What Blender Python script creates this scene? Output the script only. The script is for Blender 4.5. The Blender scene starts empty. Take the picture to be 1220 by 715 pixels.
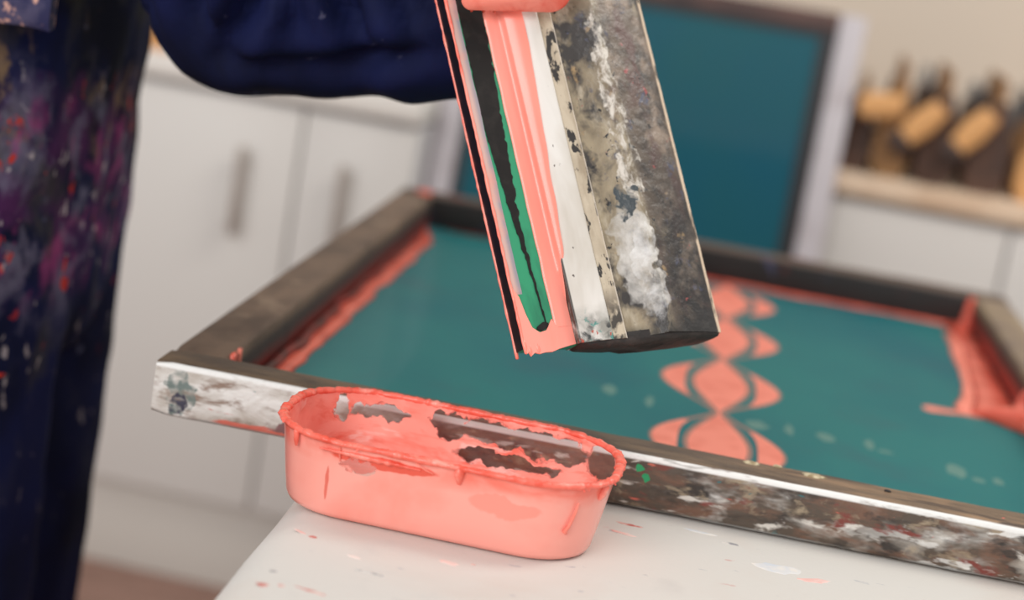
import bpy, bmesh, math, random
from mathutils import Vector, Matrix, noise

random.seed(7)
R = math.radians
SC = bpy.context.scene
COL = SC.collection

# ------------------------------------------------------------------ camera
cam_d = bpy.data.cameras.new('camera')
cam = bpy.data.objects.new('camera', cam_d)
COL.objects.link(cam)
SC.camera = cam
PITCH, ROLL, CAMH = 0.2047, 0.1687, 1.2162
fwd = Vector((0, math.cos(PITCH), -math.sin(PITCH)))
rgt = Vector((1, 0, 0))
upv = rgt.cross(fwd)
r2 = rgt * math.cos(ROLL) + upv * math.sin(ROLL)
u2 = -rgt * math.sin(ROLL) + upv * math.cos(ROLL)
M = Matrix((r2, u2, -fwd)).transposed().to_4x4()
M.translation = (0, 0, CAMH)
cam.matrix_world = M
cam_d.sensor_width = 36.0
cam_d.lens = 36.0 * 2200 / 1220
cam_d.clip_start = 0.02
cam_d.dof.use_dof = True
cam_d.dof.focus_distance = 1.172
cam_d.dof.aperture_fstop = 3.2

# ------------------------------------------------------------------ light
w = bpy.data.worlds.new('daylight')
SC.world = w
w.use_nodes = True
w.node_tree.nodes['Background'].inputs[0].default_value = (1.0, 0.99, 0.985, 1)
w.node_tree.nodes['Background'].inputs[1].default_value = 0.66


def area(name, loc, target, sx, sy, power, color):
    l = bpy.data.lights.new(name, 'AREA')
    l.shape = 'RECTANGLE'
    l.size, l.size_y, l.energy, l.color = sx, sy, power, color
    o = bpy.data.objects.new(name, l)
    COL.objects.link(o)
    o.location = loc
    o.rotation_euler = (Vector(target) - Vector(loc)).to_track_quat('-Z', 'Y').to_euler()
    return o


area('window_light', (-2.2, -2.6, 3.0), (0.1, 1.8, 0.8), 3.0, 2.2, 135, (1.0, 0.99, 0.98))
area('background_fill_light', (1.3, 1.6, 2.75), (0.6, 2.6, 0.6), 1.4, 0.6, 26, (1.0, 0.95, 0.88))  # unseen fill light, added to brighten the background

SC.view_settings.view_transform = 'Standard'
SC.view_settings.look = 'None'
SC.view_settings.gamma = 1
SC.view_settings.use_curve_mapping = False
SC.view_settings.exposure = 0.0


# ------------------------------------------------------------------ colour and materials
def srgb(r, g, b):
    f = lambda c: (c / 255 / 12.92) if c / 255 <= 0.04045 else ((c / 255 + 0.055) / 1.055) ** 2.4
    return (f(r), f(g), f(b), 1)


def material(name, base, layers=(), rough=0.5, bump=0.0, bump_scale=120, spec=0.5, coat=0.0,
             clear=None, clear_alpha=0.0, metallic=0.0, transmission=0.0, sheen=0.0):
    """Principled material; layers = stains of a colour over the base:
    dict(c, scale, lo, hi, off, vec, detail, mask=[('x',lo,hi) | ('ell',centre,radii)], amt)
    clear = one such layer (or a list) where the surface is see-through"""
    m = bpy.data.materials.new(name)
    m.use_nodes = True
    nt = m.node_tree
    N, L = nt.nodes, nt.links
    p = N['Principled BSDF']
    out = N['Material Output']
    tc = N.new('ShaderNodeTexCoord')
    sep = N.new('ShaderNodeSeparateXYZ')
    L.new(tc.outputs['Object'], sep.inputs[0])

    def math_node(op, a, b):
        n = N.new('ShaderNodeMath')
        n.operation = op
        for i, v in enumerate((a, b)):
            if isinstance(v, (int, float)):
                n.inputs[i].default_value = v
            else:
                L.new(v, n.inputs[i])
        return n.outputs[0]

    def rng(sock, lo, hi):
        n = N.new('ShaderNodeMapRange')
        n.inputs['From Min'].default_value = lo
        n.inputs['From Max'].default_value = hi
        L.new(sock, n.inputs['Value'])
        return n.outputs[0]

    def factor(l):
        f = None
        if 'scale' in l:
            mp = N.new('ShaderNodeMapping')
            L.new(tc.outputs['Object'], mp.inputs[0])
            mp.inputs['Location'].default_value = l.get('off', (0, 0, 0))
            mp.inputs['Scale'].default_value = l.get('vec', (1, 1, 1))
            t = N.new('ShaderNodeTexNoise')
            t.inputs['Scale'].default_value = l['scale']
            t.inputs['Detail'].default_value = l.get('detail', 4)
            t.inputs['Roughness'].default_value = l.get('nr', 0.55)
            t.inputs['Distortion'].default_value = l.get('dist', 0.3)
            L.new(mp.outputs[0], t.inputs['Vector'])
            f = rng(t.outputs['Fac'], l['lo'], l['hi'])
        for k in l.get('mask', ()):
            if k[0] == 'ell':
                mp = N.new('ShaderNodeMapping')
                mp.vector_type = 'POINT'
                sc = [1 / q for q in k[2]]
                mp.inputs['Scale'].default_value = sc
                mp.inputs['Location'].default_value = [-c * s for c, s in zip(k[1], sc)]
                src = tc.outputs['Object']
                if len(k) > 3:
                    t = N.new('ShaderNodeTexNoise')
                    t.inputs['Scale'].default_value = k[4]
                    t.inputs['Detail'].default_value = 3
                    L.new(tc.outputs['Object'], t.inputs['Vector'])
                    a = N.new('ShaderNodeVectorMath')
                    a.operation = 'MULTIPLY_ADD'
                    L.new(t.outputs['Color'], a.inputs[0])
                    a.inputs[1].default_value = (k[3],) * 3
                    L.new(tc.outputs['Object'], a.inputs[2])
                    s2 = N.new('ShaderNodeVectorMath')
                    s2.operation = 'SUBTRACT'
                    L.new(a.outputs[0], s2.inputs[0])
                    s2.inputs[1].default_value = (k[3] * .5,) * 3
                    src = s2.outputs[0]
                L.new(src, mp.inputs[0])
                ln = N.new('ShaderNodeVectorMath')
                ln.operation = 'LENGTH'
                L.new(mp.outputs[0], ln.inputs[0])
                g = rng(ln.outputs['Value'], 1.06, 0.94)
            else:
                g = rng(sep.outputs['XYZ'.index(k[0].upper())], k[1], k[2])
            f = g if f is None else math_node('MULTIPLY', f, g)
        if 'amt' in l:
            f = math_node('MULTIPLY', f, l['amt'])
        return f

    col = None
    for l in layers:
        mx = N.new('ShaderNodeMix')
        mx.data_type = 'RGBA'
        if col is None:
            mx.inputs[6].default_value = base
        else:
            L.new(col, mx.inputs[6])
        mx.inputs[7].default_value = l['c']
        L.new(factor(l), mx.inputs[0])
        col = mx.outputs[2]
    if col is None:
        p.inputs['Base Color'].default_value = base
    else:
        L.new(col, p.inputs['Base Color'])
    p.inputs['Roughness'].default_value = rough
    p.inputs['Specular IOR Level'].default_value = spec
    p.inputs['Coat Weight'].default_value = coat
    p.inputs['Coat Roughness'].default_value = 0.12
    p.inputs['Metallic'].default_value = metallic
    p.inputs['Sheen Weight'].default_value = sheen
    if bump:
        t = N.new('ShaderNodeTexNoise')
        t.inputs['Scale'].default_value = bump_scale
        t.inputs['Detail'].default_value = 5
        L.new(tc.outputs['Object'], t.inputs['Vector'])
        b = N.new('ShaderNodeBump')
        b.inputs['Strength'].default_value = bump
        b.inputs['Distance'].default_value = 0.002
        L.new(t.outputs['Fac'], b.inputs['Height'])
        L.new(b.outputs[0], p.inputs['Normal'])
    if clear is not None:
        f = None
        for l in clear:
            g = factor(l)
            f = g if f is None else math_node('MAXIMUM', f, g)
        f = math_node('MULTIPLY', f, clear_alpha)
        tr = N.new('ShaderNodeBsdfTransparent')
        mx = N.new('ShaderNodeMixShader')
        L.new(f, mx.inputs[0])
        L.new(p.outputs[0], mx.inputs[1])
        L.new(tr.outputs[0], mx.inputs[2])
        L.new(mx.outputs[0], out.inputs[0])
    return m


CORAL = srgb(255, 146, 128)
CORAL_RED = srgb(238, 92, 72)

M_wall = material('wall_paint', srgb(206, 193, 178), rough=0.8, bump=0.05, bump_scale=60)
M_floor = material('floor_wood', srgb(158, 122, 108), [dict(c=srgb(112, 82, 70), scale=6, lo=.4, hi=.7, vec=(1, 9, 1))], rough=0.5)
M_cab = material('cabinet_white', srgb(212, 208, 203), rough=0.45)
M_cab_side = material('cabinet_side', srgb(206, 203, 204), rough=0.5)
M_handle = material('handle_grey', srgb(176, 166, 158), rough=0.35, metallic=0.4)
M_kick = material('plinth_white', srgb(203, 197, 189), rough=0.5)
M_top_white = material('worktop_white', srgb(226, 221, 214), rough=0.4)
M_top_tan = material('worktop_tan', srgb(230, 206, 180), [dict(c=srgb(208, 176, 146), scale=7, lo=.45, hi=.7, vec=(1, 8, 1))], rough=0.45)
M_tan = material('light_wood', srgb(222, 166, 106), [dict(c=srgb(160, 110, 66), scale=14, lo=.45, hi=.75, vec=(4, 1, 1))], rough=0.55)
M_tan_dirty = material('stained_wood', srgb(164, 122, 76), [dict(c=srgb(92, 62, 46), scale=11, lo=.45, hi=.62)], rough=0.55)
M_dk = material('dark_grimy_wood', srgb(96, 66, 50), [dict(c=srgb(58, 42, 36), scale=12, lo=.4, hi=.6), dict(c=srgb(150, 108, 66), scale=9, lo=.58, hi=.7, off=(3, 1, 2))], rough=0.55)
M_blackrub = material('dark_rubber', srgb(44, 46, 50), rough=0.4)
M_alu = material('frame_aluminium', srgb(190, 184, 188), [dict(c=srgb(168, 158, 160), scale=9, lo=.5, hi=.7)], rough=0.45)
M_maroon = material('frame_dark_brown', srgb(92, 66, 60), [dict(c=srgb(60, 44, 44), scale=10, lo=.45, hi=.65)], rough=0.6)  # mottled dark brown for the top and bottom bars
M_tape = material('dark_tape', srgb(26, 24, 28), rough=0.5)
M_mesh_lean = material('emulsion_mesh_upright', srgb(26, 94, 104), [dict(c=srgb(18, 90, 110), scale=3, lo=.4, hi=.7)], rough=0.6, spec=.2,
                       clear=[dict(mask=[('x', -10, -9)])], clear_alpha=0.13)

M_mesh = material('emulsion_mesh', srgb(40, 122, 122), [
    dict(c=srgb(26, 104, 114), scale=4, lo=.42, hi=.68, vec=(1, .5, 1)),
    dict(c=srgb(62, 100, 110), scale=7, lo=.54, hi=.72, off=(2, 5, 1), amt=.6)],
    spec=.2, rough=0.55, bump=0.03, bump_scale=900, clear=[dict(mask=[('x', -10, -9)])], clear_alpha=0.20)
M_print = material('coral_stencil_ink', srgb(240, 138, 118), [dict(c=srgb(228, 122, 102), scale=40, lo=.45, hi=.65)], rough=0.5)
M_line = material('faint_ink_line', srgb(150, 112, 100), rough=0.6)
M_ghost = material('faded_ink_smudge', srgb(84, 128, 120), rough=0.6)
M_ink = material('wet_coral_ink', CORAL, [dict(c=CORAL_RED, scale=45, lo=.45, hi=.7)], rough=0.25, bump=0.15, bump_scale=160)
M_ink_deep = material('thick_coral_ink', srgb(228, 100, 80), [dict(c=srgb(194, 72, 54), scale=30, lo=.45, hi=.65), dict(c=srgb(246, 128, 108), scale=26, lo=.55, hi=.68, off=(4, 2, 1))], rough=0.25, bump=0.3, bump_scale=130)
M_ink_band = material('blade_coral_ink', srgb(255, 158, 142), [dict(c=srgb(253, 142, 124), scale=30, lo=.45, hi=.7, vec=(1, 1, .2))], rough=0.22, spec=0.5)
M_rim = material('rim_coral_ink', srgb(250, 118, 100), [dict(c=srgb(232, 84, 64), scale=70, lo=.46, hi=.66), dict(c=srgb(255, 158, 142), scale=60, lo=.54, hi=.66, off=(4, 2, 1))], rough=0.25, bump=0.3, bump_scale=200)
M_ink_red = material('dried_dark_red_ink', srgb(120, 30, 24), [dict(c=srgb(70, 30, 26), scale=22, lo=.4, hi=.6)], rough=0.5)

GR = lambda *a: srgb(*a)
M_bar_front = material('painted_frame_bar_worn', srgb(228, 226, 222), [
    # grime on the front face, thicker towards the right end
    dict(c=GR(186, 178, 168), scale=55, lo=.40, hi=.62, vec=(.45, 1, 1.2)),
    dict(c=GR(140, 118, 104), scale=75, lo=.50, hi=.64, vec=(.4, 1, 1.2), off=(3, 1, 5), nr=.65),
    dict(c=GR(84, 72, 62), scale=30, lo=.30, hi=.46, vec=(.45, 1, 1.0), mask=[('x', .13, .20)], nr=.65),
    dict(c=GR(112, 82, 66), scale=48, lo=.46, hi=.62, vec=(.45, 1, 1.6), mask=[('x', .13, .20)], off=(7, 0, 2), nr=.65),
    dict(c=GR(54, 47, 43), scale=52, lo=.50, hi=.64, vec=(.5, 1, 1.3), mask=[('x', .13, .20)], off=(17, 3, 2), nr=.65),
    dict(c=GR(150, 134, 112), scale=66, lo=.56, hi=.66, vec=(.5, 1, 1), off=(21, 4, 9), mask=[('x', .13, .2)], nr=.65),
    dict(c=GR(208, 202, 194), scale=80, lo=.60, hi=.66, vec=(.35, 1, 1.1), mask=[('x', .16, .3)], off=(1, 4, 9)),
    dict(c=GR(178, 170, 160), scale=40, lo=.54, hi=.64, vec=(.45, 1, 1.2), mask=[('x', .46, .60)], off=(31, 4, 9), amt=.9),
    dict(c=GR(232, 230, 226), scale=66, lo=.57, hi=.61, vec=(.4, 1, 1.2), mask=[('x', .44, .62)], off=(11, 4, 3)),
    dict(c=GR(122, 58, 50), scale=60, lo=.60, hi=.66, vec=(.5, 1, 1.2), off=(6, 9, 3), mask=[('x', .2, .4)]),
    dict(c=GR(56, 104, 108), scale=90, lo=.67, hi=.71, vec=(.5, 1, 1.2), off=(8, 8, 1)),
    dict(c=GR(196, 100, 84), scale=85, lo=.67, hi=.71, vec=(.4, 1, 1.6), off=(5, 12, 7)),
    dict(c=GR(110, 124, 120), mask=[('ell', (.020, 0, .019), (.010, .02, .015), .024, 90)], scale=110, lo=.36, hi=.6),
    dict(c=GR(62, 62, 78), mask=[('ell', (.018, 0, .012), (.007, .02, .007), .016, 110)], scale=150, lo=.36, hi=.55),
    dict(c=GR(206, 108, 92), scale=80, lo=.42, hi=.52, vec=(.4, 1, 1), mask=[('ell', (.115, 0, .004), (.07, .02, .004), .006, 60)]),
    dict(c=GR(128, 92, 92), mask=[('ell', (.098, 0, .008), (.016, .02, .005), .018, 80)], scale=90, lo=.35, hi=.5),
    dict(c=GR(36, 150, 96), mask=[('ell', (.338, 0, .030), (.0030, .02, .0026), .006, 190)]),
    dict(c=GR(36, 150, 96), mask=[('ell', (.344, 0, .024), (.0030, .02, .003), .006, 190)]),
    # white paint on the upper edge with its lit chamfer painted in, lower edge pale
    dict(c=GR(232, 231, 228), mask=[('z', .0350, .0362)], scale=90, lo=.28, hi=.42, vec=(.3, 1, 1)),
    dict(c=GR(160, 160, 158), mask=[('z', .0042, .0025)], scale=70, lo=.36, hi=.5, vec=(.3, 1, 1), amt=.9),
    # bare brown wood on top, set back from the painted front edge
    dict(c=GR(112, 92, 72), mask=[('y', .0016, .0028)]),
    dict(c=GR(74, 62, 54), scale=44, lo=.36, hi=.6, vec=(.4, 1, 1), mask=[('y', .0016, .0028), ('x', .52, .36)]),
    dict(c=GR(168, 134, 102), scale=40, lo=.42, hi=.66, vec=(.3, 2, 1), mask=[('y', .0016, .0028), ('x', .35, .55)], off=(1, 7, 4)),
    dict(c=GR(78, 62, 50), scale=60, lo=.55, hi=.66, vec=(.3, 2, 1), mask=[('y', .0016, .0028)], off=(9, 7, 4)),
    dict(c=GR(232, 108, 96), scale=70, lo=.69, hi=.72, vec=(.6, 1, 1), mask=[('y', .0016, .0028)], off=(12, 7, 4)),
], rough=0.5, bump=0.5, bump_scale=150)
M_bar_side = material('brown_grimy_bar', srgb(116, 95, 79), [
    dict(c=GR(82, 66, 56), scale=24, lo=.42, hi=.66, vec=(1, .4, 1)),
    dict(c=GR(54, 46, 44), mask=[('z', .034, .027)], scale=14, lo=.2, hi=.4),
    dict(c=GR(132, 112, 94), scale=22, lo=.58, hi=.68, off=(4, 4, 1), mask=[('z', .03, .036)]),
    dict(c=GR(130, 34, 26), mask=[('z', .022, .008)], scale=12, lo=.25, hi=.5, off=(2, 2, 2)),
], rough=0.6, bump=0.3, bump_scale=100)
M_bar_right = material('olive_grimy_bar', srgb(142, 124, 100), [
    dict(c=GR(118, 102, 90), scale=16, lo=.42, hi=.62, vec=(1, .5, 1)),
    dict(c=GR(58, 40, 36), mask=[('z', .034, .028)], scale=14, lo=.1, hi=.3),
    dict(c=GR(190, 62, 46), mask=[('z', .026, .008)], scale=10, lo=.25, hi=.45, off=(2, 2, 2)),
], rough=0.6, bump=0.3, bump_scale=100)
M_bar_back = material('blackened_bar', srgb(38, 35, 34), [
    dict(c=GR(88, 72, 62), mask=[('z', .036, .039)], scale=14, lo=.25, hi=.5),
    dict(c=GR(112, 40, 38), scale=26, lo=.62, hi=.68),
    dict(c=GR(84, 84, 120), scale=24, lo=.62, hi=.70, off=(4, 4, 7)),
], rough=0.6, bump=0.3, bump_scale=100)

M_table = material('padded_white_cloth', srgb(208, 204, 197), [
    dict(c=srgb(204, 191, 181), scale=7, lo=.5, hi=.75),
    dict(c=srgb(200, 196, 190), scale=16, lo=.6, hi=.75, off=(5, 1, 1)),
    dict(c=srgb(230, 190, 178), scale=9, lo=.52, hi=.7, off=(2, 2, 1), mask=[('ell', (.22, -.12, 0), (.19, .09, .2), .1, 12)], amt=.6),
    dict(c=srgb(158, 160, 166), scale=85, lo=.69, hi=.73, vec=(.5, 1, 1), off=(1, 9, 1), amt=.6),
    dict(c=srgb(196, 120, 112), scale=70, lo=.72, hi=.74, vec=(.4, 1, 1), off=(9, 2, 1), amt=.6),
], rough=0.85, bump=0.10, bump_scale=260, sheen=0.2)
M_table_leg = material('table_timber', srgb(150, 118, 88), rough=0.6)
M_stain = material('dried_coral_stain', srgb(196, 110, 100), [dict(c=srgb(226, 190, 180), scale=120, lo=.45, hi=.6)], rough=0.8)
M_stain_grey = material('grey_stain', srgb(150, 148, 150), [dict(c=srgb(216, 210, 204), scale=120, lo=.45, hi=.6)], rough=0.8)
M_stain_blue = material('pale_blue_stain', srgb(206, 210, 216), [dict(c=srgb(228, 222, 214), scale=50, lo=.4, hi=.6)], rough=0.85)
M_stain_pink = material('pale_pink_stain', srgb(232, 184, 176), [dict(c=srgb(233, 214, 206), scale=60, lo=.4, hi=.6)], rough=0.85)


# ------------------------------------------------------------------ mesh helpers
def link_mesh(name, bm, mat, parent=None, smooth=False, loc=None, auto=None):
    me = bpy.data.meshes.new(name)
    bmesh.ops.recalc_face_normals(bm, faces=bm.faces)
    bm.to_mesh(me)
    bm.free()
    if smooth:
        me.polygons.foreach_set('use_smooth', [True] * len(me.polygons))
        if auto is not None:
            me.set_sharp_from_angle(angle=R(auto))
    me.materials.append(mat)
    o = bpy.data.objects.new(name, me)
    COL.objects.link(o)
    if parent is not None:
        o.parent = parent
    if loc:
        o.location = loc
    return o


def empty(name, loc=(0, 0, 0), rz=0.0):
    o = bpy.data.objects.new(name, None)
    o.empty_display_size = 0.05
    COL.objects.link(o)
    o.location = loc
    o.rotation_euler = (0, 0, rz)
    return o


def tag(o, label=None, cat=None, group=None, kind=None):
    if label: o['label'] = label
    if cat: o['category'] = cat
    if group: o['group'] = group
    if kind: o['kind'] = kind
    return o


def box_bm(x0, x1, y0, y1, z0, z1, bev=0.0, seg=2):
    bm = bmesh.new()
    vs = [bm.verts.new((x, y, z)) for x in (x0, x1) for y in (y0, y1) for z in (z0, z1)]
    for f in ((0, 1, 3, 2), (4, 6, 7, 5), (0, 4, 5, 1), (2, 3, 7, 6), (0, 2, 6, 4), (1, 5, 7, 3)):
        bm.faces.new([vs[i] for i in f])
    if bev:
        bmesh.ops.bevel(bm, geom=bm.edges[:], offset=bev, segments=seg, profile=0.5, affect='EDGES')
    return bm


def box(name, b, mat, parent=None, bev=0.002, seg=2):
    return link_mesh(name, box_bm(*b, bev=bev, seg=seg), mat, parent, smooth=True, auto=40)


def loft_bm(rings, cap=True, close=True):
    bm = bmesh.new()
    V = [[bm.verts.new(p) for p in r] for r in rings]
    n = len(V[0])
    for i in range(len(V) - 1):
        for j in range(n if close else n - 1):
            k = (j + 1) % n
            bm.faces.new((V[i][j], V[i][k], V[i + 1][k], V[i + 1][j]))
    if cap:
        bm.faces.new(V[0][::-1])
        bm.faces.new(V[-1])
    return bm


def tube_bm(path, radii, n=16, bm=None, round_ends=True):
    """closed tube along a path; radii: number or (ry, rz) per point"""
    own = bm is None
    if own:
        bm = bmesh.new()
    P = [Vector(p) for p in path]
    rings = []
    up = None
    pts, rad = list(P), [r if isinstance(r, tuple) else (r, r) for r in radii]
    if round_ends:
        def cap(p, q, r, first):
            d = (p - q).normalized()
            out = []
            for k in (0.5, 0.85):
                out.append((p + d * min(r) * k, tuple(x * math.sqrt(1 - k * k) for x in r)))
            return out[::-1] if first else out
        s = cap(P[0], P[1], rad[0], True)
        e = cap(P[-1], P[-2], rad[-1], False)
        pts = [a for a, _ in s] + pts + [a for a, _ in e]
        rad = [b for _, b in s] + rad + [b for _, b in e]
    for i, p in enumerate(pts):
        a = pts[max(i - 1, 0)]
        b = pts[min(i + 1, len(pts) - 1)]
        t = (b - a).normalized()
        if up is None:
            up = Vector((0, 0, 1)) if abs(t.z) < 0.8 else Vector((1, 0, 0))
        u = (up - t * up.dot(t)).normalized()
        v = t.cross(u)
        up = u
        ra, rb = rad[i]
        rings.append([bm.verts.new(p + u * ra * math.cos(q) + v * rb * math.sin(q)) for q in [2 * math.pi * j / n for j in range(n)]])
    for i in range(len(rings) - 1):
        for j in range(n):
            k = (j + 1) % n
            bm.faces.new((rings[i][j], rings[i][k], rings[i + 1][k], rings[i + 1][j]))
    bm.faces.new(rings[0][::-1])
    bm.faces.new(rings[-1])
    return bm


def puddle_bm(outline, z0, h, inset=0.25, rough=0.0):
    """a lens-like raised patch with the given outline, lying on z0"""
    c = sum((Vector((x, y)) for x, y in outline), Vector((0, 0))) / len(outline)
    rings = []
    for k, (s, z) in enumerate(((1, 0), (1 - inset * .3, h * .6), (1 - inset, h))):
        ring = []
        for x, y in outline:
            q = c + (Vector((x, y)) - c) * s
            ring.append((q.x, q.y, z0 + z + (rough * noise.noise(Vector((x * 60, y * 60, k))) if k else 0)))
        rings.append(ring)
    return loft_bm(rings)


def strip_bm(left, right, z0, h):
    """raised ribbon between two polylines (same length)"""
    rings = []
    for (a, b) in zip(left, right):
        a, b = Vector(a), Vector(b)
        m1, m2 = a.lerp(b, .22), a.lerp(b, .78)
        rings.append([(a.x, a.y, z0), (m1.x, m1.y, z0 + h), (m2.x, m2.y, z0 + h), (b.x, b.y, z0)])
    return loft_bm(rings)


def rrect(a, b, r, z, n=10, cx=0, cy=0):
    pts = []
    for sx, sy, a0 in ((1, 1, 0), (-1, 1, 90), (-1, -1, 180), (1, -1, 270)):
        for i in range(n + 1):
            t = R(a0 + 90 * i / n)
            pts.append((cx + sx * (a - r) + r * math.cos(t), cy + sy * (b - r) + r * math.sin(t), z))
    # extra points on the straights
    return pts


def evaluated_mesh(o):
    dg = bpy.context.evaluated_depsgraph_get()
    me = bpy.data.meshes.new_from_object(o.evaluated_get(dg))
    return me


def remesh(o, voxel, smooth_it=6):
    m = o.modifiers.new('r', 'REMESH')
    m.mode = 'VOXEL'
    m.voxel_size = voxel
    m.use_smooth_shade = True
    s = o.modifiers.new('s', 'SMOOTH')
    s.iterations = smooth_it
    s.factor = 0.5
    me = evaluated_mesh(o)
    o.modifiers.clear()
    old = o.data
    mats = list(old.materials)
    o.data = me
    me.materials.clear()
    for k in mats:
        me.materials.append(k)
    bpy.data.meshes.remove(old)
    me.polygons.foreach_set('use_smooth', [True] * len(me.polygons))
    return o


# ------------------------------------------------------------------ room
RC = -0.1422                 # the back wall is turned a little
WALL = empty('wall_axis_tmp', (0, 2.9252, 0), RC)
WM = Matrix.Translation((0, 2.9252, 0)) @ Matrix.Rotation(RC, 4, 'Z')
bpy.data.objects.remove(WALL)

fl = link_mesh('floor', box_bm(-4, 4, -3, 5, -0.06, 0), M_floor)
tag(fl, 'brown wooden floor below the white cabinets', 'floor', kind='structure')
for i in range(24):
    bm = box_bm(-3.0, 3.0, -0.068, 0.068, 0.0, 0.004, bev=.0015, seg=1)
    o = link_mesh('plank', bm, M_floor, fl)
    o.location = (0, -0.35 + i * 0.14, 0)

wb = box('wall_back', (-3.2, 3.2, 0.78, 0.9, 0, 2.8), M_wall, bev=0)
wb.matrix_world = WM
tag(wb, 'plain beige painted wall behind the cabinets', 'wall', kind='structure')


def wall_thing(name, xw, yw=0.0, z=0.0):
    o = empty(name)
    o.matrix_world = WM @ Matrix.Translation((xw, yw, z))
    return o


def base_unit(x0, x1, y0, gaps, handles, label, hz=(0.635, 0.77), depth=0.6):
    """white base cabinet with slab doors; x in wall coordinates"""
    c = wall_thing('base_cabinet', (x0 + x1) / 2, y0)
    ox = (x0 + x1) / 2
    box('body', (x0 - ox, x1 - ox, 0.022, depth, 0.158, 0.855), M_cab_side, c, .001)
    box('plinth', (x0 - ox, x1 - ox, 0.035, depth, 0, 0.156), M_kick, c, .001)
    edges = [x0] + gaps + [x1]
    for i in range(len(edges) - 1):
        a, b = edges[i] + .0025, edges[i + 1] - .0025
        d = box('door', (a - ox, b - ox, 0, 0.020, 0.162, 0.850), M_cab, c, .0025)
        for h in handles:
            if a < h < b:
                hb = bmesh.new()
                tube_bm([(h - ox, -.026, hz[0]), (h - ox, -.026, hz[1])], [.0085, .0085], 12, hb)
                for z in (hz[0] + .02, hz[1] - .02):
                    tube_bm([(h - ox, -.026, z), (h - ox, .003, z)], [.005, .005], 8, hb)
                link_mesh('handle', hb, M_handle, d, smooth=True)
    tag(c, label, 'cabinet')
    return c


# left run stands 15 cm further forward than the right one
base_unit(-1.46, -0.93, 0, [], [-1.0], 'white base cabinet behind the navy trouser leg, farthest to the left', depth=.75)
base_unit(-0.925, -0.191, 0, [-0.385], [-0.473, -0.302], 'white two-door base cabinet with grey bar handles between coveralls and frame', depth=.75)
base_unit(-0.10, 0.305, 0.1526, [], [0.22], 'white base cabinet standing behind the upright leaning screen', (0.55, 0.68), .62)
base_unit(0.31, 1.20, 0.1526, [0.762], [0.68, 0.84], 'white base cabinet below the tan worktop at the right', (0.52, 0.65), .62)

base_unit(1.205, 1.60, 0.1526, [], [1.29], 'white base cabinet at the far right end of the tan worktop', (0.52, 0.65), .62)

wt = wall_thing('worktop', -0.80, 0, 0.86)
box('slab', (-0.70, 0.611, -0.012, 0.778, 0, 0.04), M_top_white, wt, .006, 3)
tag(wt, 'white worktop on the left cabinets below the raised sleeve', 'worktop')
wt2 = wall_thing('worktop', 0.6, 0.1526, 0.86)
box('slab', (-0.735, 1.0, -0.012, 0.625, 0, 0.037), M_top_tan, wt2, .005, 3)
tag(wt2, 'tan wooden worktop carrying the row of upright squeegees', 'worktop')


# things on the left worktop: a wooden box and a small dark block
def crate(xw, yw, sx, sy, sz, mat, label, name='wooden_box'):
    c = wall_thing(name, xw, yw, 0.90)
    t = .012
    box('base', (-sx, sx, -sy, sy, 0, t), mat, c, .001)
    for s in (-1, 1):
        box('side_board', (-sx, sx, s * sy - t / 2, s * sy + t / 2, t, sz), mat, c, .001)
        box('end_board', (s * sx - t / 2, s * sx + t / 2, -sy + t / 2, sy - t / 2, t, sz), mat, c, .001)
    tag(c, label, 'box')
    return c


crate(-0.60, 0.14, .14, .12, .20, M_tan, 'tan wooden box on the white worktop in the gap beside the sleeve')
crate(-0.262, 0.10, .045, .05, .075, M_dk, 'small dark brown box at the end of the white worktop', 'small_box')


# row of squeegees standing on their handles, blade up, seen from the end
def upright_squeegee(xw, lean, h, wdt, mat, blade_mat, label, yw=0.17, length=.28, yaw=0.0, z=0.0):
    c = wall_thing('upright_squeegee', xw, yw, 0.897 + z)
    c.matrix_world = c.matrix_world @ Matrix.Rotation(yaw, 4, 'Z') @ Matrix.Rotation(lean, 4, 'Y')
    hw = wdt / 2
    prof = [(-hw * .55, 0), (hw * .55, 0), (hw * .9, .012), (hw, .03), (hw * .98, h * .45), (hw * .62, h * .60), (hw * .36, h * .80),
            (-hw * .36, h * .80), (-hw * .62, h * .60), (-hw * .98, h * .45), (-hw, .03), (-hw * .9, .012)]
    rings = [[(x, y, zz) for x, zz in prof] for y in (0, length)]
    link_mesh('handle', loft_bm(rings), mat, c)
    bl = [(-hw * .2, h * .78), (hw * .2, h * .78), (hw * .17, h * .97), (0, h), (-hw * .17, h * .97)]
    link_mesh('blade', loft_bm([[(x, y, zz) for x, zz in bl] for y in (-.002, length + .002)]), blade_mat, c)
    tag(c, label, 'squeegee', 'squeegees standing on the tan worktop')
    return c


upright_squeegee(0.490, 0.02, .150, .050, M_dk, M_tan_dirty, 'dark upright squeegee beside the leaning screen, leftmost on the worktop')
upright_squeegee(0.548, 0.0, .190, .056, M_tan_dirty, M_tan_dirty, 'tall tan squeegee, second from the leaning screen')
upright_squeegee(0.622, -0.02, .190, .062, M_dk, M_tan_dirty, 'dark squeegee with a pointed tan tip in the middle of the row')
upright_squeegee(0.702, 0.02, .190, .066, M_dk, M_tan_dirty, 'dark brown pointed squeegee, second from the right of the row')
upright_squeegee(0.782, 0.0, .150, .060, M_tan, M_blackrub, 'pale orange squeegee at the right edge of the row')


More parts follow.
